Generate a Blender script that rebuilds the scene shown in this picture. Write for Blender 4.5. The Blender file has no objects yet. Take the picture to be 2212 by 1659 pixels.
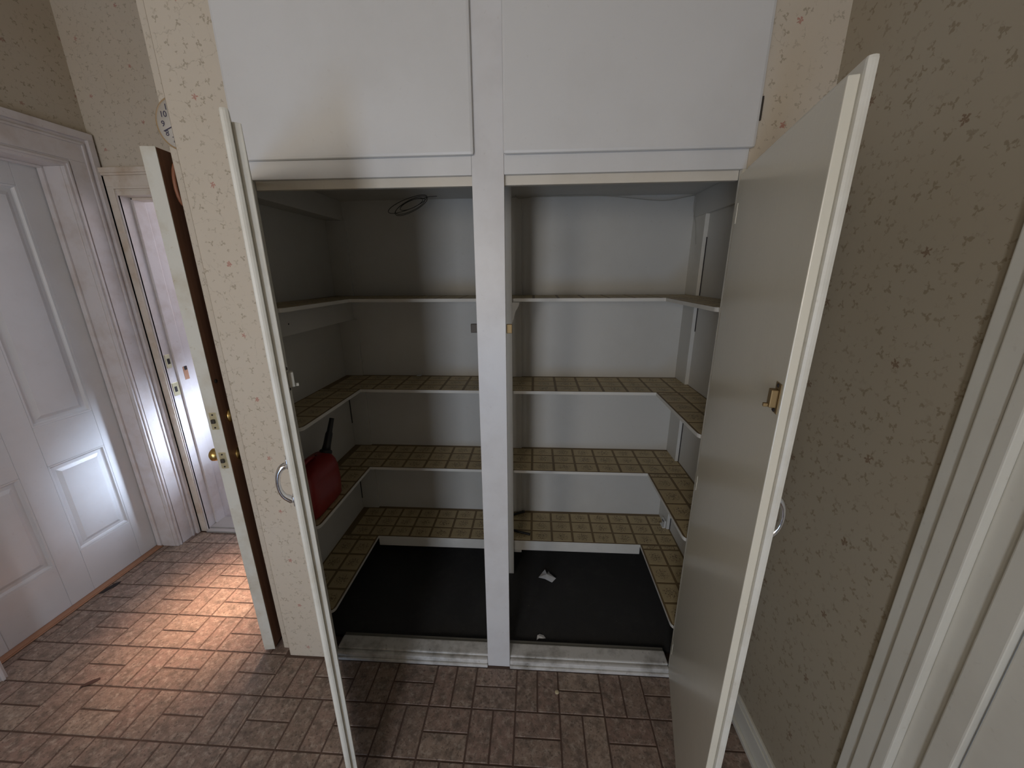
import bpy, bmesh, math, random
from mathutils import Vector, Matrix
random.seed(7)
S = bpy.context.scene
COL = S.collection
PI = math.pi

# ------------------------------------------------------------------ camera
cd = bpy.data.cameras.new('camera'); cam = bpy.data.objects.new('camera', cd); COL.objects.link(cam)
R_ = Vector((0.9981955, 0.05960586, -0.00727237)); U_ = Vector((-0.00974744, 0.28034562, 0.95984963)); F_ = Vector((-0.05925144, 0.9580467, -0.28042074))
M = Matrix((( R_.x, U_.x, -F_.x), (R_.y, U_.y, -F_.y), (R_.z, U_.z, -F_.z))).to_4x4()
M.translation = (0.15949507, -1.35807183, 1.81090494)
cam.matrix_world = M
cd.sensor_fit = 'HORIZONTAL'; cd.sensor_width = 36.0; cd.lens = 36.0*817.6/2212; cd.clip_start = .02
S.camera = cam

# ------------------------------------------------------------------ view, world, lights
vs = S.view_settings
vs.view_transform = 'Standard'; vs.look = 'None'; vs.gamma = 1.0; vs.use_curve_mapping = False
vs.exposure = -0.15
W = bpy.data.worlds.new('world'); S.world = W; W.use_nodes = True
wn = W.node_tree.nodes; wl = W.node_tree.links
bg = wn['Background']; bg.inputs[0].default_value = (.62, .72, 1, 1); bg.inputs[1].default_value = .5

def area(name, loc, target, sx, sy, power, col, spread=180):
    l = bpy.data.lights.new(name, 'AREA'); l.shape = 'RECTANGLE'; l.size = sx; l.size_y = sy
    l.energy = power; l.color = col; l.spread = math.radians(spread)
    o = bpy.data.objects.new(name, l); COL.objects.link(o); o.location = loc
    d = Vector(target)-Vector(loc); o.rotation_euler = d.to_track_quat('-Z', 'Y').to_euler()
    return o
# lamps at unseen windows, added behind the camera to light the closet
WINS = [(-.66, -.20, .10, 2.20), (-1.51, -1.05, 1.40, 2.50), (.30, .80, .80, 2.0)]
area('unseen_window_light', (-.43, -3.34, 1.70), (-.43, 0, 1.50), .46, .9, 22, (1, .92, .83))
area('unseen_window_light', (-.43, -3.34, .68), (-.43, 0, .70), .46, 1.0, 19, (.42, .64, 1))
area('unseen_window_light', (-1.28, -3.34, 1.95), (-1.28, 0, 1.60), .46, 1.0, 15, (1, .95, .90))
area('unseen_window_light', (.55, -3.34, 1.40), (.30, 0, 1.30), .50, 1.15, 2.5, (1, .86, .66))  # weak warm fill, added to lift the dim left bay
# daylight outside the open entrance
area('entrance_daylight', (-1.6, 2.2, 1.9), (-1.75, .5, .6), 1.4, 1.6, 16, (1, .86, .86))
area('entrance_daylight', (.2, 2.35, 2.2), (-2.34, .88, .78), .5, .35, 2.5, (.66, .78, 1), 12)
area('entrance_daylight', (-1.9, 3.6, 3.2), (-1.62, .28, 0), .5, .3, 3.6, (1, .62, .42), 10)

# ------------------------------------------------------------------ materials
def newmat(name):
    m = bpy.data.materials.new(name); m.use_nodes = True
    return m, m.node_tree.nodes, m.node_tree.links, m.node_tree.nodes['Principled BSDF']
def mth(nt, op, a, b=None, c=None):
    n = nt.nodes.new('ShaderNodeMath'); n.operation = op
    for i, v in enumerate((a, b, c)):
        if v is None: continue
        if isinstance(v, (int, float)): n.inputs[i].default_value = v
        else: nt.links.new(v, n.inputs[i])
    return n.outputs[0]
def mixc(nt, f, a, b):
    n = nt.nodes.new('ShaderNodeMix'); n.data_type = 'RGBA'
    for i, v in ((0, f), (6, a), (7, b)):
        if isinstance(v, (int, float)): n.inputs[i].default_value = v
        elif isinstance(v, tuple): n.inputs[i].default_value = (*v, 1)
        else: nt.links.new(v, n.inputs[i])
    return n.outputs[2]
def noise(nt, vec, scale, detail=3, rough=.5):
    n = nt.nodes.new('ShaderNodeTexNoise'); n.inputs['Scale'].default_value = scale
    n.inputs['Detail'].default_value = detail; n.inputs['Roughness'].default_value = rough
    if vec is not None: nt.links.new(vec, n.inputs['Vector'])
    return n
def ramp(nt, f, stops):
    n = nt.nodes.new('ShaderNodeValToRGB'); e = n.color_ramp.elements
    while len(e) < len(stops): e.new(.5)
    for k, (p, c) in enumerate(stops):
        e[k].position = p; e[k].color = (*c, 1) if isinstance(c, tuple) else (c, c, c, 1)
    nt.links.new(f, n.inputs[0]); return n.outputs[0]
def bump(nt, h, strength, dist, bsdf):
    b = nt.nodes.new('ShaderNodeBump'); b.inputs['Strength'].default_value = strength; b.inputs['Distance'].default_value = dist
    nt.links.new(h, b.inputs['Height']); nt.links.new(b.outputs[0], bsdf.inputs['Normal'])
def pos(nt):
    return nt.nodes.new('ShaderNodeNewGeometry').outputs['Position']

def paint(name, col, rough=.45, dirt=.10, dirtcol=(.30, .25, .18), scale=3.0, coat=0):
    m, n, l, b = newmat(name); nt = m.node_tree
    p = pos(nt)
    a = noise(nt, p, scale, 5, .6); f = mth(nt, 'MULTIPLY', ramp(nt, a.outputs[0], [(.45, 0.0), (.8, 1.0)]), dirt*3)
    sp = noise(nt, p, 60, 2); f2 = mth(nt, 'MULTIPLY', ramp(nt, sp.outputs[0], [(.68, 0.0), (.76, 1.0)]), dirt*1.5)
    c = mixc(nt, mth(nt, 'MINIMUM', mth(nt, 'ADD', f, f2), 1.0), col, dirtcol)
    l.new(c, b.inputs['Base Color']); b.inputs['Roughness'].default_value = rough
    bump(nt, noise(nt, p, 90, 3).outputs[0], .08, .002, b)
    return m
def plain(name, col, rough=.5, metal=0):
    m, n, l, b = newmat(name); nt = m.node_tree
    a = noise(nt, pos(nt), 25, 3)
    c = mixc(nt, mth(nt, 'MULTIPLY', a.outputs[0], .35), col, tuple(v*.6 for v in col))
    l.new(c, b.inputs['Base Color']); b.inputs['Roughness'].default_value = rough; b.inputs['Metallic'].default_value = metal
    return m
M_face = paint('closet_face_paint', (.66, .655, .64), .42, .05)
M_post = paint('post_paint', (.68, .67, .66), .38, .10, (.35, .30, .26), 5)
M_head = paint('header_paint', (.66, .61, .52), .5, .12, (.40, .32, .20))
M_in = paint('closet_inside_paint', (.56, .55, .51), .55, .10, (.36, .33, .26), 2)
M_inside_door = paint('door_inside_paint', (.74, .70, .58), .24, .06, (.40, .37, .30), 2)
M_lip = paint('door_lip_paint', (.72, .70, .62), .45, .16, (.42, .36, .24), 8)
M_edge = paint('shelf_edge_paint', (.66, .64, .58), .5, .12)
M_sill = paint('sill_paint', (.66, .64, .60), .36, .30, (.16, .14, .11), 12)
M_trim = paint('old_white_trim_paint', (.66, .62, .61), .38, .16, (.38, .27, .18), 7)
M_trim2 = paint('entry_trim_paint', (.70, .63, .54), .38, .22, (.42, .28, .15), 9)
M_door1 = paint('panel_door_paint', (.66, .66, .66), .36, .08, (.42, .38, .34), 4)
M_trim3 = paint('right_trim_paint', (.70, .68, .60), .4, .08)
M_dooredge = paint('door_edge_paint', (.66, .65, .58), .45, .22, (.40, .30, .16), 6)
M_brass = plain('brass', (.70, .48, .17), .30, 1)
M_dullbrass = plain('dull_brass', (.28, .19, .08), .5, .5)
M_pale_brass = plain('pale_brass_plate', (.78, .70, .45), .35, .7)
M_darkmetal = plain('dark_metal', (.055, .045, .035), .55, .3)
M_chrome = plain('chrome', (.75, .75, .77), .12, 1)
M_hole = plain('dark_hole', (.02, .015, .015), .8)
M_black = plain('black_rubber', (.012, .012, .013), .45)
M_wire = plain('dark_wire', (.03, .028, .024), .5)
M_cord = plain('old_white_cord', (.42, .40, .34), .6)
M_paper = plain('scrap_paper', (.72, .72, .72), .7)
M_wood = plain('bare_wood', (.42, .22, .13), .7)
M_red = plain('red_plastic', (.27, .016, .014), .38)
M_leather = plain('brown_leather', (.30, .12, .06), .5)
M_ceil = paint('ceiling_paint', (.6, .58, .54), .7, .05)
M_porch = plain('porch_boards', (.35, .30, .26), .7)

def m_brown():
    m, n, l, b = newmat('brown_stained_door'); nt = m.node_tree
    mp = nt.nodes.new('ShaderNodeMapping'); mp.inputs['Scale'].default_value = (30, 30, 1.5); l.new(pos(nt), mp.inputs[0])
    a = noise(nt, mp.outputs[0], 2, 5)
    l.new(ramp(nt, a.outputs[0], [(.3, (.27, .135, .085)), (.7, (.40, .215, .14))]), b.inputs['Base Color']); b.inputs['Roughness'].default_value = .4
    return m
M_brown = m_brown()

def m_wallpaper(name, axis, base=(.60, .535, .44), tint=1.0, redcol=(.42, .17, .13), szf=1.0):
    m, n, l, b = newmat(name); nt = m.node_tree
    sx = nt.nodes.new('ShaderNodeSeparateXYZ'); l.new(pos(nt), sx.inputs[0])
    a0 = sx.outputs[axis]; z0 = sx.outputs[2]
    wob = nt.nodes.new('ShaderNodeSeparateColor'); l.new(noise(nt, pos(nt), 150, 2).outputs['Color'], wob.inputs[0])
    a = mth(nt, 'ADD', a0, mth(nt, 'MULTIPLY', mth(nt, 'SUBTRACT', wob.outputs[0], .5), .014))
    z = mth(nt, 'ADD', z0, mth(nt, 'MULTIPLY', mth(nt, 'SUBTRACT', wob.outputs[1], .5), .014))
    # main blossoms: a lattice, every second column dropped by half
    PX, PZ = .262, .256
    ca = mth(nt, 'ADD', mth(nt, 'DIVIDE', mth(nt, 'ADD', a, .936), PX), .5)
    col_i = mth(nt, 'FLOOR', ca)
    za = mth(nt, 'ADD', mth(nt, 'ADD', mth(nt, 'DIVIDE', mth(nt, 'SUBTRACT', z, 2.362), PZ), .5), mth(nt, 'MULTIPLY', col_i, .5))
    dx = mth(nt, 'MULTIPLY', mth(nt, 'SUBTRACT', mth(nt, 'FRACT', ca), .5), PX)
    dz = mth(nt, 'MULTIPLY', mth(nt, 'SUBTRACT', mth(nt, 'FRACT', za), .5), PZ)
    def flower(dx, dz, rad, k, ph=0.0, pw=1.0):
        r = mth(nt, 'SQRT', mth(nt, 'ADD', mth(nt, 'MULTIPLY', dx, dx), mth(nt, 'MULTIPLY', dz, dz)))
        th = mth(nt, 'ADD', mth(nt, 'MULTIPLY', mth(nt, 'ARCTAN2', dz, dx), k/2), ph)
        pr = mth(nt, 'MULTIPLY', mth(nt, 'ADD', mth(nt, 'MULTIPLY', mth(nt, 'POWER', mth(nt, 'ABSOLUTE', mth(nt, 'COSINE', th)), pw), .85), .15), rad)
        d = mth(nt, 'SUBTRACT', pr, r)
        s = mth(nt, 'MULTIPLY', d, 500); n_ = nt.nodes.new('ShaderNodeClamp'); l.new(s, n_.inputs[0])
        return n_.outputs[0]
    red = flower(dx, dz, .0112*szf, 5)
    cv = nt.nodes.new('ShaderNodeCombineXYZ'); l.new(a, cv.inputs[0]); l.new(z, cv.inputs[1])
    def sprig(scale, rad, k, off):
        mp = nt.nodes.new('ShaderNodeVectorMath'); mp.operation = 'ADD'; l.new(cv.outputs[0], mp.inputs[0]); mp.inputs[1].default_value = (off, off*1.7, 0)
        v = nt.nodes.new('ShaderNodeTexVoronoi'); v.voronoi_dimensions = '2D'; v.inputs['Scale'].default_value = scale; v.inputs['Randomness'].default_value = .85
        l.new(mp.outputs[0], v.inputs['Vector'])
        sub = nt.nodes.new('ShaderNodeVectorMath'); sub.operation = 'SUBTRACT'; l.new(mp.outputs[0], sub.inputs[0]); l.new(v.outputs['Position'], sub.inputs[1])
        s2 = nt.nodes.new('ShaderNodeSeparateXYZ'); l.new(sub.outputs[0], s2.inputs[0])
        s3 = nt.nodes.new('ShaderNodeSeparateColor'); l.new(v.outputs['Color'], s3.inputs[0])
        f = flower(s2.outputs[0], s2.outputs[1], rad, k, mth(nt, 'MULTIPLY', s3.outputs[0], 6.0), 2.6)
        return mth(nt, 'MULTIPLY', f, ramp(nt, s3.outputs[1], [(.15, 0.25), (.6, 1.0)]))
    sA = sprig(19, .0118*szf, 3, 0.0); sB = sprig(29, .0062*szf, 3, 3.3); sC = sprig(9, .0035, 2, 7.1)
    # vines: thin lines along distorted cell borders
    dn = noise(nt, cv.outputs[0], 14, 2)
    dv = nt.nodes.new('ShaderNodeVectorMath'); dv.operation = 'MULTIPLY_ADD'; l.new(dn.outputs['Color'], dv.inputs[0]); dv.inputs[1].default_value = (.07, .07, 0); l.new(cv.outputs[0], dv.inputs[2])
    ve = nt.nodes.new('ShaderNodeTexVoronoi'); ve.voronoi_dimensions = '2D'; ve.feature = 'DISTANCE_TO_EDGE'; ve.inputs['Scale'].default_value = 10
    l.new(dv.outputs[0], ve.inputs['Vector'])
    vine = mth(nt, 'MULTIPLY', ramp(nt, ve.outputs['Distance'], [(.004, 1.0), (.012, 0.0)]), ramp(nt, noise(nt, cv.outputs[0], 7, 1).outputs[0], [(.45, 0.0), (.55, .55)]))
    mott = noise(nt, pos(nt), 2.2, 4)
    c0 = mixc(nt, ramp(nt, mott.outputs[0], [(.35, 0.0), (.75, .55)]), base, tuple(v*w for v, w in zip(base, (.93, .88, .80))))
    c = mixc(nt, mth(nt, 'MULTIPLY', vine, .95), c0, (.36, .31, .24))
    g = mth(nt, 'MAXIMUM', mth(nt, 'MAXIMUM', sA, sB), sC)
    c = mixc(nt, mth(nt, 'MULTIPLY', g, .72*tint), c, (.27, .22, .145))
    c = mixc(nt, mth(nt, 'MULTIPLY', red, .8), c, redcol)
    l.new(c, b.inputs['Base Color']); b.inputs['Roughness'].default_value = .55
    bump(nt, noise(nt, pos(nt), 200, 2).outputs[0], .06, .001, b)
    return m
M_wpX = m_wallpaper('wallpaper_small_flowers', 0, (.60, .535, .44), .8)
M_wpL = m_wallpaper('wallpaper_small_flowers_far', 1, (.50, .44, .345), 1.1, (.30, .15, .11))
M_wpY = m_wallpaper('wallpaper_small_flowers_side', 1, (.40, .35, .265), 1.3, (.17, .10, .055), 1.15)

def m_brick():
    m, n, l, b = newmat('vinyl_brick'); nt = m.node_tree
    oi = nt.nodes.new('ShaderNodeObjectInfo')
    p = pos(nt)
    base = ramp(nt, oi.outputs['Random'], [(0, (.245, .172, .134)), (.35, (.295, .212, .163)), (.65, (.275, .182, .144)), (1, (.35, .262, .20))])
    v = noise(nt, p, 22, 6, .7); w = noise(nt, p, 90, 3, .6)
    c = mixc(nt, ramp(nt, v.outputs[0], [(.42, 0.0), (.62, .85)]), base, (.135, .10, .078))
    c = mixc(nt, ramp(nt, noise(nt, p, 38, 5, .75).outputs[0], [(.50, 0.0), (.66, .6)]), c, (.50, .415, .335))
    c = mixc(nt, ramp(nt, w.outputs[0], [(.56, 0.0), (.68, .8)]), c, (.09, .06, .045))
    l.new(c, b.inputs['Base Color'])
    l.new(ramp(nt, v.outputs[0], [(.3, .42), (.7, .58)]), b.inputs['Roughness'])
    bump(nt, v.outputs[0], .18, .002, b)
    return m
M_brick = m_brick()
M_grout = plain('brick_joint', (.115, .070, .052), .65)

def m_tile():
    m, n, l, b = newmat('printed_shelf_tile'); nt = m.node_tree
    tc = nt.nodes.new('ShaderNodeTexCoord'); oi = nt.nodes.new('ShaderNodeObjectInfo')
    p = tc.outputs['Object']
    off = nt.nodes.new('ShaderNodeVectorMath'); off.operation = 'ADD'; l.new(p, off.inputs[0])
    cx = nt.nodes.new('ShaderNodeCombineXYZ'); l.new(mth(nt, 'MULTIPLY', oi.outputs['Random'], 40), cx.inputs[0]); l.new(cx.outputs[0], off.inputs[1])
    ln = nt.nodes.new('ShaderNodeVectorMath'); ln.operation = 'LENGTH'; l.new(p, ln.inputs[0])
    inside = ramp(nt, ln.outputs['Value'], [(.026, 1.0), (.042, 0.0)])
    core = ramp(nt, ln.outputs['Value'], [(.008, 1.0), (.02, 0.0)])
    nz = noise(nt, off.outputs[0], 130, 2)
    blot = mth(nt, 'MULTIPLY', inside, ramp(nt, nz.outputs[0], [(.52, 0.0), (.58, .9)]))
    c = mixc(nt, ramp(nt, noise(nt, off.outputs[0], 20, 3).outputs[0], [(.3, 0.0), (.7, .6)]), (.50, .40, .225), (.42, .325, .17))
    c = mixc(nt, mth(nt, 'MULTIPLY', core, .30), c, (.22, .19, .10))
    c = mixc(nt, blot, c, (.15, .10, .055))
    l.new(c, b.inputs['Base Color']); b.inputs['Roughness'].default_value = .42
    return m
M_tile = m_tile()
M_shelf_top = plain('shelf_liner_lines', (.20, .135, .06), .5)

def m_carpet():
    m, n, l, b = newmat('black_carpet'); nt = m.node_tree
    a = noise(nt, pos(nt), 9, 5, .7); w = noise(nt, pos(nt), 400, 2)
    c = mixc(nt, ramp(nt, a.outputs[0], [(.5, 0.0), (.8, .6)]), (.032, .031, .030), (.055, .052, .048))
    c = mixc(nt, ramp(nt, noise(nt, pos(nt), 70, 2).outputs[0], [(.74, 0.0), (.80, .35)]), c, (.25, .23, .20))
    l.new(c, b.inputs['Base Color']); b.inputs['Roughness'].default_value = .95
    bump(nt, w.outputs[0], .6, .004, b)
    return m
M_carpet = m_carpet()

# ------------------------------------------------------------------ helpers
def tag(o, label=None, cat=None, group=None, kind=None):
    if label: o['label'] = label
    if cat: o['category'] = cat
    if group: o['group'] = group
    if kind: o['kind'] = kind
    return o
def empty(name, loc=(0, 0, 0), rot=(0, 0, 0), parent=None):
    o = bpy.data.objects.new(name, None); COL.objects.link(o); o.location = loc; o.rotation_euler = rot; o.empty_display_size = .05
    if parent: o.parent = parent
    return o
def obj(name, bm, mat, parent=None, smooth=False, recenter=True, off=(0, 0, 0)):
    bmesh.ops.recalc_face_normals(bm, faces=bm.faces[:])
    vs_ = [v.co for v in bm.verts]
    c = Vector((0, 0, 0))
    if recenter and vs_:
        lo = Vector([min(v[i] for v in vs_) for i in range(3)]); hi = Vector([max(v[i] for v in vs_) for i in range(3)])
        c = (lo+hi)/2
        for v in bm.verts: v.co -= c
    me = bpy.data.meshes.new(name); bm.to_mesh(me); bm.free()
    if isinstance(mat, (list, tuple)):
        for q in mat: me.materials.append(q)
    else: me.materials.append(mat)
    if smooth:
        for p in me.polygons: p.use_smooth = True
    o = bpy.data.objects.new(name, me); COL.objects.link(o)
    o.location = c
    if parent is not None:
        o.parent = parent
        po = parent
        # a child of a part: subtract that part's own offset
        if po.type == 'MESH': o.location = c-po.location
    return o
def addbox(bm, x0, x1, y0, y1, z0, z1, bev=0):
    r = bmesh.ops.create_cube(bm, size=1)
    vv = r['verts']
    for v in vv:
        v.co = Vector((x0+(v.co.x+.5)*(x1-x0), y0+(v.co.y+.5)*(y1-y0), z0+(v.co.z+.5)*(z1-z0)))
    if bev:
        es = list({e for v in vv for e in v.link_edges})
        bmesh.ops.bevel(bm, geom=es, offset=bev, segments=2, affect='EDGES', profile=.6)
def box(name, d, mat, parent=None, bev=.002, smooth=False):
    bm = bmesh.new(); addbox(bm, *d, bev); return obj(name, bm, mat, parent, smooth)
def boxes(name, ds, mat, parent=None, bev=.002):
    bm = bmesh.new()
    for d in ds: addbox(bm, *d, bev)
    return obj(name, bm, mat, parent)
def addtube(bm, pts, r, n=8, caps=True):
    pts = [Vector(p) for p in pts]; rr = r if isinstance(r, (list, tuple)) else [r]*len(pts)
    rings = []; up = Vector((0, 0, 1)); prev = None
    for i, p in enumerate(pts):
        t = (pts[min(i+1, len(pts)-1)]-pts[max(i-1, 0)]).normalized()
        a = prev if prev is not None else (up if abs(t.z) < .9 else Vector((1, 0, 0)))
        a = (a-t*a.dot(t)).normalized(); prev = a; b_ = t.cross(a)
        rings.append([bm.verts.new(p+(a*math.cos(2*PI*k/n)+b_*math.sin(2*PI*k/n))*rr[i]) for k in range(n)])
    for i in range(len(rings)-1):
        for k in range(n): bm.faces.new((rings[i][k], rings[i][(k+1) % n], rings[i+1][(k+1) % n], rings[i+1][k]))
    if caps: bm.faces.new(rings[0][::-1]); bm.faces.new(rings[-1])
def tube(name, pts, r, mat, parent=None, n=8):
    bm = bmesh.new(); addtube(bm, pts, r, n); return obj(name, bm, mat, parent, True)
def addprism(bm, poly, a, b, axis=2):
    """extrude a 2D polygon between a and b along axis"""
    def P(u, v, w): return {2: (u, v, w), 1: (u, w, v), 0: (w, u, v)}[axis]
    lo = [bm.verts.new(P(u, v, a)) for u, v in poly]; hi = [bm.verts.new(P(u, v, b)) for u, v in poly]
    bm.faces.new(lo[::-1]); bm.faces.new(hi); n = len(poly)
    for i in range(n): bm.faces.new((lo[i], lo[(i+1) % n], hi[(i+1) % n], hi[i]))
def lathe(name, prof, mat, parent, at, axis, n=24, mat2=None):
    """profile list of (radius, distance along axis)"""
    bm = bmesh.new(); ax = Vector(axis).normalized(); at = Vector(at)
    a = Vector((0, 0, 1)) if abs(ax.z) < .9 else Vector((1, 0, 0)); a = (a-ax*a.dot(ax)).normalized(); b_ = ax.cross(a)
    rings = [[bm.verts.new(at+ax*h+(a*math.cos(2*PI*k/n)+b_*math.sin(2*PI*k/n))*max(r, 1e-4)) for k in range(n)] for r, h in prof]
    for i in range(len(rings)-1):
        for k in range(n): bm.faces.new((rings[i][k], rings[i][(k+1) % n], rings[i+1][(k+1) % n], rings[i+1][k]))
    bm.faces.new(rings[0][::-1]); bm.faces.new(rings[-1])
    return obj(name, bm, mat, parent, True)
def struct(o): o['kind'] = 'structure'; return o

# ------------------------------------------------------------------ floor with its bricks
XL, XR, YB, ZC = -2.33, 1.03, -3.2, 3.3
fl = struct(box('floor', (-2.60, 1.20, -3.40, 1.02, -.08, -.0025), M_grout, None, 0))
B = .19; GX, GY = .0915, -.3795; GAP = .0064
def brick_mesh(w, h):
    bm = bmesh.new()
    bot = [bm.verts.new((sx*w/2, sy*h/2, -.0025)) for sx, sy in ((-1, -1), (1, -1), (1, 1), (-1, 1))]
    i = .0013
    top = [bm.verts.new((sx*(w/2-i), sy*(h/2-i), 0)) for sx, sy in ((-1, -1), (1, -1), (1, 1), (-1, 1))]
    bm.faces.new(top)
    for k in range(4): bm.faces.new((bot[k], bot[(k+1) % 4], top[(k+1) % 4], top[k]))
    return bm
cache = {}
far = bmesh.new(); nb = 0
def place_brick(x0, x1, y0, y1):
    global nb
    for rx0, rx1, ry0, ry1 in ((-2.418, -1.062, -3.18, .868), (-1.062, 1.012, -3.18, -.012)):
        a0, a1, b0, b1 = max(x0, rx0), min(x1, rx1), max(y0, ry0), min(y1, ry1)
        if a1-a0 < .012 or b1-b0 < .012: continue
        if a0 > rx0+1e-6: a0 += GAP/2
        if a1 < rx1-1e-6: a1 -= GAP/2
        b0 += GAP/2
        if b1 < ry1-1e-6: b1 -= GAP/2
        near = b1 > -.53
        cx, cy = (a0+a1)/2, (b0+b1)/2; w, h = round(a1-a0, 4), round(b1-b0, 4)
        if near:
            k = (w, h)
            if k not in cache:
                bm = brick_mesh(w, h); me = bpy.data.meshes.new('brick'); bm.to_mesh(me); bm.free(); me.materials.append(M_brick); cache[k] = me
            o = bpy.data.objects.new('brick', cache[k]); COL.objects.link(o); o.parent = fl
            o.location = Vector((cx, cy, random.uniform(-.0003, .0003)))-fl.location; nb += 1
        else:
            bm = brick_mesh(w, h); me = bpy.data.meshes.new('t'); bm.to_mesh(me); bm.free()
            n0 = len(far.verts); far.from_mesh(me); far.verts.ensure_lookup_table()
            for v in far.verts[n0:]: v.co += Vector((cx, cy, 0))
            bpy.data.meshes.remove(me)
for i in range(-14, 6):
    for j in range(-15, 8):
        x0, y0 = GX+i*B, GY+j*B
        if (i+j) % 2 == 0:
            for k in (0, 1): place_brick(x0, x0+B, y0+k*B/2, y0+(k+1)*B/2)
        else:
            for k in (0, 1): place_brick(x0+k*B/2, x0+(k+1)*B/2, y0, y0+B)
o = obj('bricks', far, M_brick, fl); o['kind'] = 'stuff'
# torn, lifted corner of the floor covering by the panelled door
bm = bmesh.new()
addprism(bm, [(-2.413, .30), (-2.392, .31), (-2.372, .37), (-2.382, .40), (-2.40, .38), (-2.411, .34)], .0005, .002)
obj('torn_patch', bm, M_hole, fl)['label'] = 'dark torn gap in the floor covering'

# ------------------------------------------------------------------ room walls
def wallpapered(name, ds, mat):
    return struct(boxes(name, ds, mat, None, 0))
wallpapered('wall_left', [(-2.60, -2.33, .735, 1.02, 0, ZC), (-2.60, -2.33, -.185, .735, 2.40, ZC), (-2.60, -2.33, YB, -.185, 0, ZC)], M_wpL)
wallpapered('wall_entry', [(-2.33, -2.26, .90, 1.02, 0, ZC), (-2.26, -1.265, .90, 1.02, 2.28, ZC), (-1.265, -1.0, .90, 1.02, 0, ZC)], M_wpX)
wallpapered('wall_front', [(-1.035, -.811, 0, .02, 0, ZC), (.811, 1.03, 0, .02, 0, ZC), (-.811, .811, .001, .02, 3.02, ZC)], M_wpX)
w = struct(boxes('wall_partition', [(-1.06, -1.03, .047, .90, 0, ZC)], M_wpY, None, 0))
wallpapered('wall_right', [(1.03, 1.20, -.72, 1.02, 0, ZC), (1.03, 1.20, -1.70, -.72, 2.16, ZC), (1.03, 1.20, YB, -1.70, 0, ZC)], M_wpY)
# wall behind the camera; three unseen windows added to carry the lamps
wb = []; xs = sorted(WINS); e0 = -2.60
for (a_, b_, z0, z1) in xs:
    wb += [(e0, a_, -3.4, YB, 0, ZC), (a_, b_, -3.4, YB, 0, z0), (a_, b_, -3.4, YB, z1, ZC)]; e0 = b_
wb.append((e0, 1.20, -3.4, YB, 0, ZC))
wallpapered('wall_back', wb, M_wpX)
for k, (a_, b_, z0, z1) in enumerate(xs):
    struct(boxes('unseen_window_%d' % (k+1), [(a_-.06, b_+.06, YB, YB+.02, z1, z1+.07), (a_-.06, b_+.06, YB, YB+.03, z0-.05, z0), (a_-.06, a_, YB, YB+.02, z0, z1), (b_, b_+.06, YB, YB+.02, z0, z1), (a_, b_, YB-.03, YB-.01, (z0+z1)/2-.015, (z0+z1)/2+.015)], M_trim))
struct(box('ceiling', (-2.60, 1.20, -3.4, 1.02, ZC, ZC+.08), M_ceil, None, 0))
struct(boxes('trim_4', [(-1.092, -1.032, .0345, .046, 0, ZC)], M_wpX, None, .004))['label'] = 'wallpapered corner strip at the end of the closet wall'
struct(boxes('trim_6', [(-1.0375, -1.0355, .001, .0195, 0, ZC)], plain('groove_shade', (.34, .28, .20), .8), None, 0))['label'] = 'tan strip with painted groove shade along the edge of the closet wallpaper'  # thin strip; the shade of the groove is put into its colour
struct(boxes('baseboard_right', [(1.012, 1.03, -.585, 0, 0, .10), (1.018, 1.03, -.585, 0, .10, .118), (.998, 1.012, -.585, 0, 0, .02)], M_trim3, None, .003))
struct(boxes('baseboard_left', [(-2.33, -2.315, YB, -.36, 0, .12)], M_trim, None, .003))

# ------------------------------------------------------------------ door_1: white panelled door in the left wall
d1 = struct(box('door_1', (-2.515, -2.475, -.17, .715, .012, 2.365), M_door1, None, .002))
rows = [(.285, .825), (1.05, 2.255)]; cols = [(-.065, .205), (.322, .60)]
fx0, fx1 = -2.475, -2.457
for y0, y1 in ((-.17, -.065), (.205, .322), (.60, .715)): box('stile', (fx0, fx1, y0, y1, .012, 2.365), M_door1, d1, .003)
for y0, y1 in cols:
    for z0, z1 in ((.012, .285), (.825, 1.05), (2.255, 2.365)): box('rail', (fx0, fx1, y0, y1, z0, z1), M_door1, d1, .003)
for y0, y1 in cols:
    for z0, z1 in rows:
        i = .052
        bm = bmesh.new()
        def rect(x, k): return [bm.verts.new((x, yy, zz)) for yy, zz in ((y0+k, z0+k), (y1-k, z0+k), (y1-k, z1-k), (y0+k, z1-k))]
        loops = [rect(fx0, 0), rect(fx1-.001, .0005), rect(fx1-.002, .008), rect(fx1-.011, .014), rect(fx1-.014, .018), rect(fx1-.013, .034), rect(fx1-.003, i), rect(fx1-.003, i+.004)]
        for A, C_ in zip(loops, loops[1:]):
            for k in range(4): bm.faces.new((A[k], A[(k+1) % 4], C_[(k+1) % 4], C_[k]))
        bm.faces.new(loops[-1]); bm.faces.new(loops[0][::-1])
        obj('panel', bm, M_door1, d1)
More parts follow.
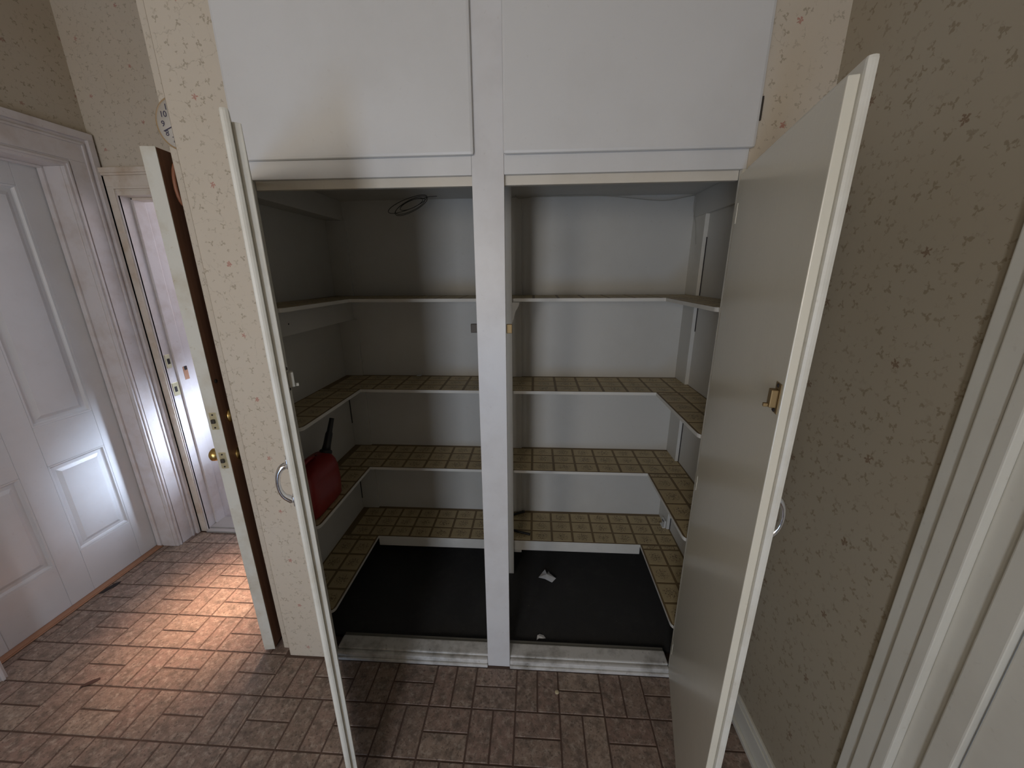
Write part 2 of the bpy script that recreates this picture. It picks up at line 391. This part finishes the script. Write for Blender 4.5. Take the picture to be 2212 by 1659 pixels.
# casing and jamb
t1 = struct(empty('trim_1', (-2.33, .7, 0)))
def cas(name, ds, mat, root, bev=.003):
    rl = root.location
    return boxes(name, [(d[0]-rl.x, d[1]-rl.x, d[2]-rl.y, d[3]-rl.y, d[4]-rl.z, d[5]-rl.z) for d in ds], mat, root, bev)
cas('jamb', [(-2.60, -2.332, .717, .735, 0, 2.37), (-2.452, -2.425, .705, .717, 0, 2.366)], M_trim, t1)
cas('jamb', [(-2.60, -2.332, -.187, -.172, 0, 2.37)], M_trim, t1)
cas('head_jamb', [(-2.60, -2.332, -.187, .735, 2.37, 2.40), (-2.452, -2.425, -.17, .717, 2.358, 2.37)], M_trim, t1)
for nm, s0, s1 in (('side_casing', .720, 1), ('side_casing', -.173, -1)):
    prof = [(0, .012, .022), (.012, .022, .030), (.022, .032, .022), (.032, .108, .026), (.108, .118, .034), (.118, .134, .026), (.134, .165, .045)]
    cas(nm, [(-2.332, -2.332+d, *sorted((s0+s1*a, s0+s1*b_)), 0, 2.37+a*1.15) for a, b_, d in prof], M_trim, t1, .0015)
cas('head_casing', [(-2.332, -2.332+d, -.173-b_, .720+b_, 2.37+a*1.15, 2.37+b_*1.15) for a, b_, d in prof], M_trim, t1, .0015)
cas('threshold', [(-2.50, -2.425, -.172, .717, 0, .011), (-2.425, -2.418, -.172, .717, 0, .006)], M_wood, t1)

# ------------------------------------------------------------------ trim_2: casing of the open entrance, with strike plates
t2 = struct(empty('trim_2', (-2.235, .9, 0)))
prof = [(0, .006, .012), (.006, .014, .022), (.014, .052, .018), (.052, .060, .028), (.060, .077, .034)]
cas('side_casing', [(-2.235-b_, -2.235-a, .90-d, .90, 0, 2.28+a*1.5) for a, b_, d in prof], M_trim2, t2, .002)
cas('side_casing', [(-1.29+a, -1.29+b_, .90-d, .90, 0, 2.28+a*1.5) for a, b_, d in prof], M_trim2, t2, .002)
cas('head_casing', [(-2.235-b_, -1.29+b_, .90-d, .90, 2.28+a*1.5, 2.28+b_*1.5) for a, b_, d in prof], M_trim2, t2, .0015)
cas('jamb', [(-2.26, -2.235, .885, 1.03, 0, 2.28), (-2.235, -2.221, .955, 1.03, 0, 2.255)], M_trim, t2)
cas('jamb', [(-1.29, -1.265, .885, 1.03, 0, 2.28)], M_trim, t2)
cas('outer_jamb', [(-2.30, -2.228, 1.032, 1.30, -.02, 2.34)], M_trim, t2)
cas('head_jamb', [(-2.235, -1.29, .885, 1.03, 2.255, 2.28), (-2.235, -1.29, .955, 1.03, 2.243, 2.255)], M_trim2, t2)
cas('threshold', [(-2.235, -1.29, .868, .905, 0, .014), (-2.235, -1.29, .905, 1.03, 0, .022)], plain('grey_worn_wood', (.40, .38, .36), .6), t2)
for z, w_ in ((1.275, .034), (1.085, .044)):
    p = cas('strike_plate', [(-2.2365, -2.2315, .904, .904+w_, z-.044, z+.044)], M_pale_brass, t2, .001)
    q = boxes('latch_hole', [(-2.2320, -2.2305, .914, .932, z-.018, z+.018)], M_hole, None, 0)
    q.parent = p; q.location = Vector(q.location)-p.location-t2.location
cas('bare_wood_patch', [(-2.2225, -2.2195, .995, 1.029, 1.13, 1.22)], M_wood, t2, .001)
cas('bolt_hole', [(-2.2205, -2.2185, 1.005, 1.026, 1.195, 1.222)], M_hole, t2, .001)

# ------------------------------------------------------------------ door_2: open entrance door seen on its edge
hx, hy = -1.300, .930
ang = math.atan2(.01-hy, -1.175-hx)   # direction of the leaf
d2 = struct(empty('door_2', (hx, hy, 0), (0, 0, ang)))
WD = math.hypot(.01-hy, -1.175-hx)
# local x runs along the leaf to its free edge; local +y faces the closet side
box('leaf', (0, WD-.004, .004, .046, .012, 2.232), M_brown, d2, .001)
box('inner_face', (0, WD-.004, 0, .004, .012, 2.232), M_dooredge, d2, .001)
e_ = box('edge_strip', (WD-.004, WD, 0, .050, .012, 2.232), M_dooredge, d2, .0015)
e_['label'] = 'white painted edge of the door'
for z, r_ in ((1.238, .013), (1.06, .013)):
    pl = box('latch_plate', (WD, WD+.0015, .011, .040, z-.037, z+.037), M_pale_brass, d2, .0006)
    b2 = bmesh.new(); addbox(b2, WD+.0012, WD+.010, .017, .031, z-.009, z+.009, .003); bo = obj('latch_bolt', b2, M_darkmetal, d2)
    for dz in (-.028, .028):
        lathe('screw', [(.0035, 0), (.0035, .002), (.001, .0026)], M_hole, d2, (WD+.001, .0245, z+dz), (1, 0, 0), 10)
# knobs
kn = [(.030, 0), (.030, .004), (.012, .008), (.011, .022), (.020, .030), (.0275, .042), (.028, .056), (.020, .064), (.001, .066)]
lathe('door_knob', kn, M_brass, d2, (WD-.062, 0, 1.06), (0, -1, 0))
lathe('door_knob', kn, M_brass, d2, (WD-.075, .046, 1.06), (0, 1, 0))
lathe('deadbolt', [(.032, 0), (.032, .006), (.024, .012), (.022, .018), (.001, .019)], M_brass, d2, (WD-.075, .046, 1.238), (0, 1, 0))
lathe('deadbolt', [(.032, 0), (.032, .004), (.024, .008), (.001, .009)], M_brass, d2, (WD-.062, 0, 1.238), (0, -1, 0))
lathe('screw', [(.008, 0), (.008, .003), (.001, .004)], M_darkmetal, d2, (WD-.03, .046, 1.40), (0, 1, 0), 10)
# leather loop hung on the door
st = empty('leather_loop', (-1.121, .066, 2.195)); tag(st, 'brown leather loop hanging on the upper outer face of the open entrance door', 'strap')
bm = bmesh.new()
loop = []
for k in range(21):
    t = 2*PI*k/20
    loop.append((.016+.004*math.sin(t), .026*math.cos(t), -.07+.07*math.sin(t) - (.03 if math.sin(t) < -.5 else 0)*abs(math.cos(t))*0))
addtube(bm, loop, .0065, 8, False); obj('band', bm, M_leather, st, True)
lathe('peg', [(.006, 0), (.006, .026), (.001, .028)], M_brass, st, (-.001, 0, -.008), (1, 0, 0), 12)

# ------------------------------------------------------------------ door_3 and its casing in the right wall
t3 = struct(empty('trim_3', (1.03, -.65, 0)))
prof = [(0, .034, .014), (.034, .037, .006), (.037, .078, .022), (.078, .082, .010), (.082, .108, .028)]
cas('side_casing', [(1.03-d, 1.03, -.586-b_, -.586-a, 0, 2.30-b_) for a, b_, d in prof], M_trim3, t3)
cas('side_casing', [(1.03-d, 1.03, -1.83+a, -1.83+b_, 0, 2.30-b_) for a, b_, d in prof], M_trim3, t3)
cas('head_casing', [(1.03-d, 1.03, -1.83+a, -.586-a, 2.30-b_, 2.30-a) for a, b_, d in prof], M_trim3, t3)
cas('jamb', [(1.02, 1.20, -.744, -.694, 0, 2.192)], M_trim3, t3)
cas('jamb', [(1.02, 1.20, -1.722, -1.672, 0, 2.192)], M_trim3, t3)
cas('door_stop', [(1.010, 1.03, -.787, -.7445, 0, 2.19)], M_trim3, t3)
cas('head_jamb', [(1.02, 1.20, -1.672, -.744, 2.145, 2.192)], M_trim3, t3)
d3 = struct(box('door_3', (1.020, 1.058, -1.668, -.7915, .01, 2.14), M_trim3, None, .003))
lathe('nail_head', [(.006, 0), (.006, .002), (.001, .003)], M_darkmetal, d3, (1.011-1.039, -.789+1.23, .90-1.075), (-1, 0, 0), 10)

# ------------------------------------------------------------------ the built-in closet
C = empty('built_in_closet', (0, 0, 0))
tag(C, 'white built-in closet with two upper doors, two open lower doors and tiled U-shaped shelves', 'closet')
XI0, XI1, YD = -1.028, 1.022, .892      # inside
box('center_post', (-.050, .0548, 0, .02, .001, 3.02), M_post, C, .0015)
box('stile', (-.811, -.800, 0, .02, 0, 2.118), M_lip, C, .001)
box('stile', (.800, .811, 0, .02, 0, 2.118), M_lip, C, .001)
box('rail', (-.811, -.0505, .001, .02, 2.118, 2.22), M_face, C, .0015)
box('rail', (.0552, .811, .001, .02, 2.118, 2.22), M_face, C, .0015)
box('top_rail', (-.811, -.0505, .001, .02, 2.93, 3.02), M_face, C, .0015)
box('top_rail', (.0552, .811, .001, .02, 2.93, 3.02), M_face, C, .0015)
box('header_stop', (-.800, -.048, .021, .040, 2.090, 2.16), M_head, C, .002)['label'] = 'cream header board set back above the left bay'
box('header_stop', (.053, .800, .021, .040, 2.090, 2.16), M_head, C, .002)['label'] = 'cream header board set back above the right bay'
# upper doors
ud = box('upper_door', (-.822, -.0395, -.018, 0, 2.172, 3.00), M_face, C, .009); ud['label'] = 'left upper cabinet door'
ud2 = box('upper_door', (.0535, .820, -.018, 0, 2.172, 3.00), M_face, C, .009); ud2['label'] = 'right upper cabinet door'
# hinge of the right upper door
def hinge(parent, x, y, z, h=.062):
    bm = bmesh.new(); addtube(bm, [(x, y, z-h/2), (x, y, z+h/2)], .0028, 10); addbox(bm, x, x+.005, y+.003, y+.006, z-h*.45, z+h*.45, 0)
    hb = obj('hinge', bm, M_darkmetal, parent, False); return hb
h_ = hinge(ud2, .8235, -.010, 2.275)
# inside shell
box('back_panel', (XI0, XI1, YD, .899, 0, 2.215), M_in, C, 0)
box('side_panel', (XI0-.001, XI0+.003, .022, YD, .0, 2.205), M_in, C, 0)
box('side_panel', (XI1, 1.029, .022, YD, .0, 2.205), M_in, C, 0)
box('ceiling_panel', (XI0, XI1, .041, YD, 2.205, 2.216), M_in, C, 0)
box('sill', (-.800, .800, .0205, .088, 0, .044), M_sill, C, .006)
box('sill_nosing', (-.800, -.0505, -.001, .0205, .0, .038), M_sill, C, .008)
box('sill_nosing', (.0552, .800, -.001, .0205, .0, .038), M_sill, C, .008)
box('base_shoe', (-.800, -.0505, -.011, -.001, 0, .016), M_sill, C, .004)
box('base_shoe', (.0552, .800, -.011, -.001, 0, .016), M_sill, C, .004)
box('metal_strip', (-.800, .800, .088, .108, .0, .038), plain('dull_metal_strip', (.22, .21, .18), .5, .3), C, .003)
# soffit and cleats
box('soffit', (XI0+.003, -.930, .041, YD, 2.103, 2.205), M_in, C, .002)
box('soffit', (1.000, XI1, .041, YD, 2.090, 2.205), M_in, C, .002)
SZ = [1.690, 1.203, .726, .249]
box('cleat', (XI0+.003, -.935, .06, YD, 1.551, SZ[0]-.0165), M_in, C, .002)
lathe('nail_hole', [(.004, 0), (.004, .0006)], M_hole, C, (-.9345, .27, 1.602), (1, 0, 0), 8)
box('cleat', (XI0+.003, -1.006, .06, .87, SZ[1]-.056, SZ[1]-.0165), M_in, C, .002)
box('cleat', (XI0+.003, -1.006, .06, .87, SZ[2]-.056, SZ[2]-.0165), M_in, C, .002)
box('cleat', (1.002, XI1, .06, .735, SZ[0]-.056, SZ[0]-.0165), M_in, C, .002)
for k in (1, 2): box('cleat', (1.002, XI1, .06, .735, SZ[k]-.050, SZ[k]-.0165), M_edge, C, .002)
# corner boards and back stud between the shelves
lev = [.021]+SZ[::-1]+[2.09]
for a, b_ in zip(lev, lev[1:]):
    b1 = b_-.0165 if b_ < 2 else b_
    zb = b1 if b_ < 2 else 2.103
    if b_ == SZ[0]: zb = 1.551
    box('corner_board', (XI0+.003, -.915, .874, YD, a+.001, zb), M_in, C, .002)
    box('corner_board', (1.001, XI1, .737, YD, a+.001, b1), M_edge if b_ > 2 else M_in, C, .002)
    box('back_stud', (-.02, .081, .872, YD, a+.001, b1 if b_ < 2 else 2.204), M_in, C, .002)
for z0, z1 in ((SZ[1]-.32, SZ[1]-.02), (SZ[2]-.40, SZ[2]-.02)):
    box('gap', (-1.0248, -1.0205, .8705, .8738, z0, z1), M_hole, C, 0)
for z0, z1 in ((SZ[0]+.002, 1.98), (SZ[1]+.30, SZ[0]-.06), (SZ[2]+.002, SZ[1]-.052), (SZ[3]+.002, SZ[2]-.30)):
    box('gap', (1.0180, 1.0218, .7335, .7368, z0, z1), M_hole, C, 0)
box('support_post', (-.045, .0435, .566, .5835, .021, 2.204), M_in, C, .002)
# little scroll bracket under the top shelf beside the support post
bm = bmesh.new(); q = [(0, 0), (.036, 0), (.036, -.012), (.028, -.028), (.018, -.044), (.012, -.062), (.008, -.085), (0, -.10)]
addprism(bm, [(.0436+u, SZ[0]-.018+v) for u, v in q], .566, .580, 1)
obj('shelf_bracket', bm, M_in, C)

def shelf_poly(y0=.034, r=.03):
    L, Rr = -.800, .800; F = .585
    pts = [(XI0+.004, y0)]
    for k in range(7):
        t = -PI/2+PI/2*k/6; pts.append((L-r+r*math.cos(t), y0+r+r*math.sin(t)))
    pts += [(L, F), (Rr, F)]
    for k in range(7):
        t = PI+PI/2*k/6; pts.append((Rr+r+r*math.cos(t), y0+r+r*math.sin(t)))
    pts += [(XI1-.001, y0), (XI1-.001, YD-.001), (XI0+.004, YD-.001)]
    return pts
tcache = {}
def tile_at(sh, x0, x1, y0, y1, z):
    g = .0068
    x0 += g; x1 -= g; y0 += g; y1 -= g
    if x1-x0 < .012 or y1-y0 < .012: return
    k = (round(x1-x0, 3), round(y1-y0, 3))
    if k not in tcache:
        bm = bmesh.new(); w, h = k; i = .0006
        bot = [bm.verts.new((sx*w/2, sy*h/2, 0)) for sx, sy in ((-1, -1), (1, -1), (1, 1), (-1, 1))]
        top = [bm.verts.new((sx*(w/2-i), sy*(h/2-i), .0009)) for sx, sy in ((-1, -1), (1, -1), (1, 1), (-1, 1))]
        bm.faces.new(top); bm.faces.new(bot[::-1])
        for q in range(4): bm.faces.new((bot[q], bot[(q+1) % 4], top[(q+1) % 4], top[q]))
        me = bpy.data.meshes.new('tile'); bm.to_mesh(me); bm.free(); me.materials.append(M_tile); tcache[k] = me
    o = bpy.data.objects.new('tile', tcache[k]); COL.objects.link(o); o.parent = sh
    o.location = Vector(((x0+x1)/2, (y0+y1)/2, z))-sh.location
for n_, z in enumerate(SZ):
    bm = bmesh.new(); addprism(bm, shelf_poly(), z-.016, z)
    bm.faces.ensure_lookup_table()
    sh = obj('shelf', bm, [M_edge, M_shelf_top], C)
    sh.data.materials[1] = M_shelf_top
    for p in sh.data.polygons:
        p.material_index = 1 if p.normal.z > .9 else 0
    sh['label'] = ['top tiled shelf', 'second tiled shelf from the top', 'third tiled shelf from the top', 'lowest tiled shelf'][n_]
    k = -9
    while .150+k*.1265 < XI1:
        x0 = .150+k*.1265; x1 = x0+.1265; k += 1
        x0c, x1c = max(x0, XI0+.002), min(x1, XI1-.001)
        if x1c-x0c < .02: continue
        for y0, y1 in ((.588, .684), (.684, .780), (.780, .874)):
            tile_at(sh, x0c, x1c, y0, y1, z)
    ys = [.585, .547, .421, .295, .169, .043]
    for xa, xb in ((.803, .912), (.912, 1.018), (-.912, -.803), (-1.022, -.912)):
        for y1, y0 in zip(ys, ys[1:]): tile_at(sh, xa, xb, y0, y1, z)
box('apron', (-.800, .800, .586, .602, SZ[3]-.068, SZ[3]-.0165), M_edge, C, .002)
box('back_block', (-.02, .09, .590, .61, SZ[3]-.088, SZ[3]-.069), M_in, C, .001)
# catches on the post
box('catch', (.0552, .076, .021, .036, 1.600, 1.633), M_dullbrass, C, .002)['label'] = 'brass catch on the right of the post'
box('catch', (-.076, -.0505, .021, .036, 1.602, 1.634), M_darkmetal, C, .002)['label'] = 'dark catch on the left of the post'

# lower doors
LW = .672
def lower_door(hx_, sgn, rot, sag, label):
    d = empty('lower_door', (hx_, -.003, .035), (0, sag, rot), C)
    H = 2.118-.035
    x = lambda a, b_: tuple(sorted((sgn*a, sgn*b_)))
    # lipped outer board
    bm = bmesh.new(); addbox(bm, *x(0, LW), -.018, -.002, 0, H, .006)
    outer = obj('outer_panel', bm, M_lip if sgn > 0 else M_lip, d)
    box('inner_panel', (*x(.012, LW-.011), -.002, .014, .012, H-.020), M_inside_door if sgn < 0 else M_lip, d, .002)
    # pull handle on the outer face
    hz = 1.303-.035; hx2 = LW-.055
    pts = []; rr = []
    for k in range(17):
        t = k/16; a = PI*t
        pts.append((sgn*hx2, -.018-.029*math.sin(a)**.8, hz+.048*math.cos(a)-(.004 if t > .9 else 0))); rr.append(.0056+.0040*abs(math.cos(a))**3)
    bm = bmesh.new(); addtube(bm, pts, rr, 10)
    for s_ in (-1, 1):
        addbox(bm, sgn*hx2-.011, sgn*hx2+.011, -.0215, -.0178, hz+s_*.054-.014, hz+s_*.054+.014, .0015)
    obj('handle', bm, M_chrome, d, True)['label'] = 'chrome arched pull'
    # catch on the inner face
    cz = 1.578-.035
    bm = bmesh.new(); cx_ = sgn*(LW-.034)
    addbox(bm, cx_-.014, cx_+.014, .014, .0155, cz-.030, cz+.030, .0005)
    addbox(bm, cx_-.009, cx_+.009, .0155, .028, cz-.019, cz+.017, .002)
    addbox(bm, cx_-.004, cx_+.004, .028, .036, cz-.019, cz-.012, .001)
    obj('catch', bm, M_dullbrass if sgn < 0 else M_cord, d)
    for s_ in (-1, 1): lathe('screw', [(.004, 0), (.004, .002), (.001, .003)], M_hole, d, (cx_, .0152, cz+s_*.025), (0, 1, 0), 8)
    for z_ in (.16, 1.0, 1.95):
        bm = bmesh.new(); addtube(bm, [(sgn*.003, .001, z_-.03), (sgn*.003, .001, z_+.03)], .005, 10); addbox(bm, *x(.004, .030), .0135, .0152, z_-.03, z_+.03, .0005)
        obj('hinge', bm, M_inside_door, d)
    d['label'] = label
    return d
aL = math.radians(55.1); aR = math.radians(75.7)
lower_door(-.808, 1, -aL, math.radians(.35), 'left lower door standing open and seen on its edge')
lower_door(.806, -1, aR, -math.radians(.35), 'right lower door swung open showing its painted inside')

# ------------------------------------------------------------------ things in the closet
cp = box('carpet', (XI0+.004, XI1-.001, .109, YD-.001, .0005, .020), M_carpet, None, .002)
tag(cp, 'black carpet covering the closet floor under the lowest shelf', 'carpet')

# red fuel can
g = empty('gas_can', (-.905, .195, SZ[2]+.001)); tag(g, 'red plastic gas can with long black spout on the left end of the third shelf', 'gas can')
bm = bmesh.new(); secs = [(0, .074, .125, .0), (.012, .082, .135, 0), (.09, .086, .140, 0), (.165, .082, .134, .004), (.196, .074, .124, .010), (.216, .058, .104, .026), (.228, .036, .066, .058), (.234, .018, .030, .085)]
rings = []
N = 40
for z, a, b_, oy in secs:
    ring = []
    for k in range(N):
        t = 2*PI*k/N; c_, s_ = math.cos(t), math.sin(t); e = .36
        ring.append(bm.verts.new((a*math.copysign(abs(c_)**e, c_), oy+b_*math.copysign(abs(s_)**e, s_), z)))
    rings.append(ring)
for A, C_ in zip(rings, rings[1:]):
    for k in range(N): bm.faces.new((A[k], A[(k+1) % N], C_[(k+1) % N], C_[k]))
bm.faces.new(rings[0][::-1]); bm.faces.new(rings[-1])
obj('body', bm, M_red, g, True)
tube('carry_handle', [(0, -.10, .205), (0, -.085, .232), (0, -.04, .243), (0, .01, .246), (0, .045, .236)], .011, M_red, g, 10)
ax = Vector((.015, .085, .170)).normalized()
lathe('collar', [(.034, 0), (.036, .004), (.034, .010), (.030, .014), (.030, .028), (.025, .036)], M_black, g, (.012, .118, .203), ax, 20)
lathe('spout', [(.022, 0), (.0185, .03), (.0175, .085), (.0135, .098), (.0115, .16), (.0125, .163), (.010, .166)], M_black, g, Vector((.012, .118, .203))+ax*.030, ax, 18)
tube('cap_tab', [(.004, .096, .224), (-.004, .066, .232), (-.010, .050, .234)], [.006, .005, .004], M_black, g, 8)

# wire coil near the closet ceiling
co = empty('wire_coil', (-.47, .70, 2.188)); tag(co, 'loose coil of dark wire hanging below the closet ceiling in the left bay', 'wire')
bm = bmesh.new()
def ell(cx, cz, a, b_, tilt, y=0, n=28):
    ct, stt = math.cos(tilt), math.sin(tilt); out = []
    for k in range(n+1):
        t = 2*PI*k/n; u, v = a*math.cos(t), b_*math.sin(t)
        out.append((cx+u*ct-v*stt, y+.02*math.sin(t+1), cz+u*stt+v*ct))
    return out
for (cx, cz, a, b_, tl, y) in ((0.0, -.038, .060, .020, .42, 0), (-.010, -.045, .080, .026, .42, .008), (-.018, -.038, .104, .027, .36, -.006), (-.006, -.043, .090, .030, .45, .012)):
    addtube(bm, ell(cx, cz, a, b_, tl, y), .0016, 6, False)
addtube(bm, [(.06, 0, -.012), (.09, .005, -.004), (.13, .01, -.001)], .0016, 6)
obj('strands', bm, M_wire, co, True)
# thin cord strung below the ceiling in the right bay
cc = bmesh.new()
def sag_pts(P, n=6):
    out = []
    for a, b_ in zip(P, P[1:]):
        for k in range(n): out.append(tuple(a[i]+(b_[i]-a[i])*k/n for i in range(3)))
    return out+[P[-1]]
def smooth(P, it=3):
    P = [Vector(p) for p in P]
    for _ in range(it):
        P = [P[0]]+[(P[i-1]+P[i]*2+P[i+1])/4 for i in range(1, len(P)-1)]+[P[-1]]
    return P
addtube(cc, smooth(sag_pts([(.05, .80, 2.199), (.066, .84, 2.188), (.14, .85, 2.200), (.35, .85, 2.202), (.53, .85, 2.199), (.827, .85, 2.166), (.985, .86, 2.196)])), .0022, 6)
addtube(cc, smooth(sag_pts([(.985, .86, 2.196), (.985, .86, 2.12), (.990, .82, 2.05), (.994, .80, 1.95)])), .0018, 6)
tag(obj('ceiling_cord', cc, M_cord, None, True), 'thin pale cord sagging along the closet ceiling in the right bay', 'cord')
# black hose end on the lowest shelf behind the post
hp = smooth(sag_pts([(.10, .862, .262), (.04, .835, .260), (-.03, .78, .259), (-.05, .72, .259), (.02, .675, .259), (.07, .655, .259), (.140, .633, .259)]))
tag(tube('black_hose', hp, .0075, M_black), 'short bent black hose on the lowest shelf behind the post', 'hose')
# white plastic clip at the back right of the lowest shelf
ck = empty('plastic_clip', (.985, .775, SZ[3]+.001)); tag(ck, 'small white plastic clip in the back right corner of the lowest shelf', 'clip')
bm = bmesh.new(); addbox(bm, -.006, .014, -.028, .020, 0, .006, .001); addbox(bm, .004, .014, -.028, .020, .006, .050, .002); obj('bracket', bm, plain('white_plastic', (.7, .7, .68), .4), ck)
box('slot', (.002, .0045, -.012, .010, .034, .042), M_hole, ck, .0005)

def scrap(name, loc, pts, label, mat=M_paper, cat='paper scrap', h=.012, seed=1):
    random.seed(seed); bm = bmesh.new()
    c = bm.verts.new((0, 0, h)); ring = [bm.verts.new((x, y, random.uniform(.0008, h))) for x, y in pts]
    for k in range(len(ring)): bm.faces.new((c, ring[k], ring[(k+1) % len(ring)]))
    r = bmesh.ops.extrude_face_region(bm, geom=bm.faces[:])
    for v in [e for e in r['geom'] if isinstance(e, bmesh.types.BMVert)]: v.co.z = max(v.co.z-.0012, 0)
    for v in bm.verts: v.co += Vector(loc)
    return tag(obj(name, bm, mat), label, cat)
scrap('paper_scrap', (.246, .55, .0205), [(-.050, -.012), (-.012, -.028), (.030, -.050), (.055, -.022), (.022, .012), (.012, .045), (.004, .020), (-.010, .042), (-.030, .022)], 'torn white paper scrap lying in the middle of the black carpet', h=.020, seed=3)
scrap('paper_chip', (.205, .142, .0205), [(-.022, -.016), (-.012, -.004), (.010, -.006), (.024, -.002), (.014, .014), (-.006, .018), (-.018, .008)], 'small white paper chip at the front edge of the black carpet', h=.008, seed=4)
scrap('paper_bit', (-.551, .858, SZ[1]+.0015), [(-.014, -.010), (.010, -.012), (.018, .004), (.002, .014), (-.012, .008)], 'tiny paper bit at the back of the second shelf in the left bay', h=.010, seed=5)
lathe('paint_chip', [(.0095, 0), (.0095, .002), (.006, .0035), (.001, .004)], plain('cream_chip', (.62, .52, .33), .5), None, (.274, -.103, .0005), (0, 0, 1), 14)
tag(bpy.data.objects['paint_chip'], 'small round cream chip on the brick floor in front of the right bay', 'chip')
scrap('dead_leaf', (-1.882, -.18, .0005), [(-.030, -.022), (-.010, -.016), (.012, -.004), (.026, .018), (.016, .026), (-.006, .012), (-.024, -.006)], 'small dark brown dry leaf on the sunlit brick floor', plain('dry_leaf', (.06, .026, .018), .7), 'leaf', .003, 6)

# ------------------------------------------------------------------ wall clock
ckx, ckz = -1.030, 2.298
k_ = empty('wall_clock', (ckx, .0205, ckz)); tag(k_, 'round white wall clock with brown rim, mostly hidden behind the wallpapered wall end', 'clock')
lathe('rim', [(.081, 0), (.0815, .003), (.080, .0075), (.076, .009), (.0755, .006), (.074, .003)], plain('brown_rim', (.42, .28, .14), .4), k_, (0, .0125, 0), (0, -1, 0), 48)
lathe('face', [(.0755, 0), (.0755, .0075)], plain('clock_face', (.66, .62, .55), .5), k_, (0, .0125, 0), (0, -1, 0), 48)
M_ink = plain('clock_ink', (.06, .05, .09), .6)
def text_mesh(name, s, size, parent, loc, rotz=0):
    cu = bpy.data.curves.new(name, 'FONT'); cu.body = s; cu.size = size; cu.align_x = 'CENTER'; cu.align_y = 'CENTER'; cu.extrude = .0003
    to = bpy.data.objects.new(name, cu); COL.objects.link(to)
    dg = bpy.context.evaluated_depsgraph_get(); me = bpy.data.meshes.new_from_object(to.evaluated_get(dg)); me.materials.clear(); me.materials.append(M_ink)
    bpy.data.objects.remove(to)
    o = bpy.data.objects.new(name, me); COL.objects.link(o); o.parent = parent; o.location = loc; o.rotation_euler = (PI/2, rotz, 0)
    return o
for h in range(1, 13):
    a = PI/2-2*PI*h/12
    text_mesh('numeral', str(h), .025, k_, (.055*math.cos(a), .0043, .055*math.sin(a)))
a = PI/2-2*PI*8/12
bm = bmesh.new(); addbox(bm, .010, .066, .0020, .0032, -.0013, .0013, 0); hnd = obj('hour_hand', bm, M_ink, k_); hnd.rotation_euler = (0, -(a-.17), 0)
hnd.location = (.033*math.cos(a-.17), .0036, .033*math.sin(a-.17))

# ------------------------------------------------------------------ porch outside the entrance
pf = struct(box('trim_5', (-4.5, 3.0, 1.031, 6, -.12, -.02), M_porch, None, 0)); pf['label'] = 'porch floor outside the entrance'
print('bricks', nb, 'tiles', sum(1 for o in bpy.data.objects if o.name.startswith('tile')))
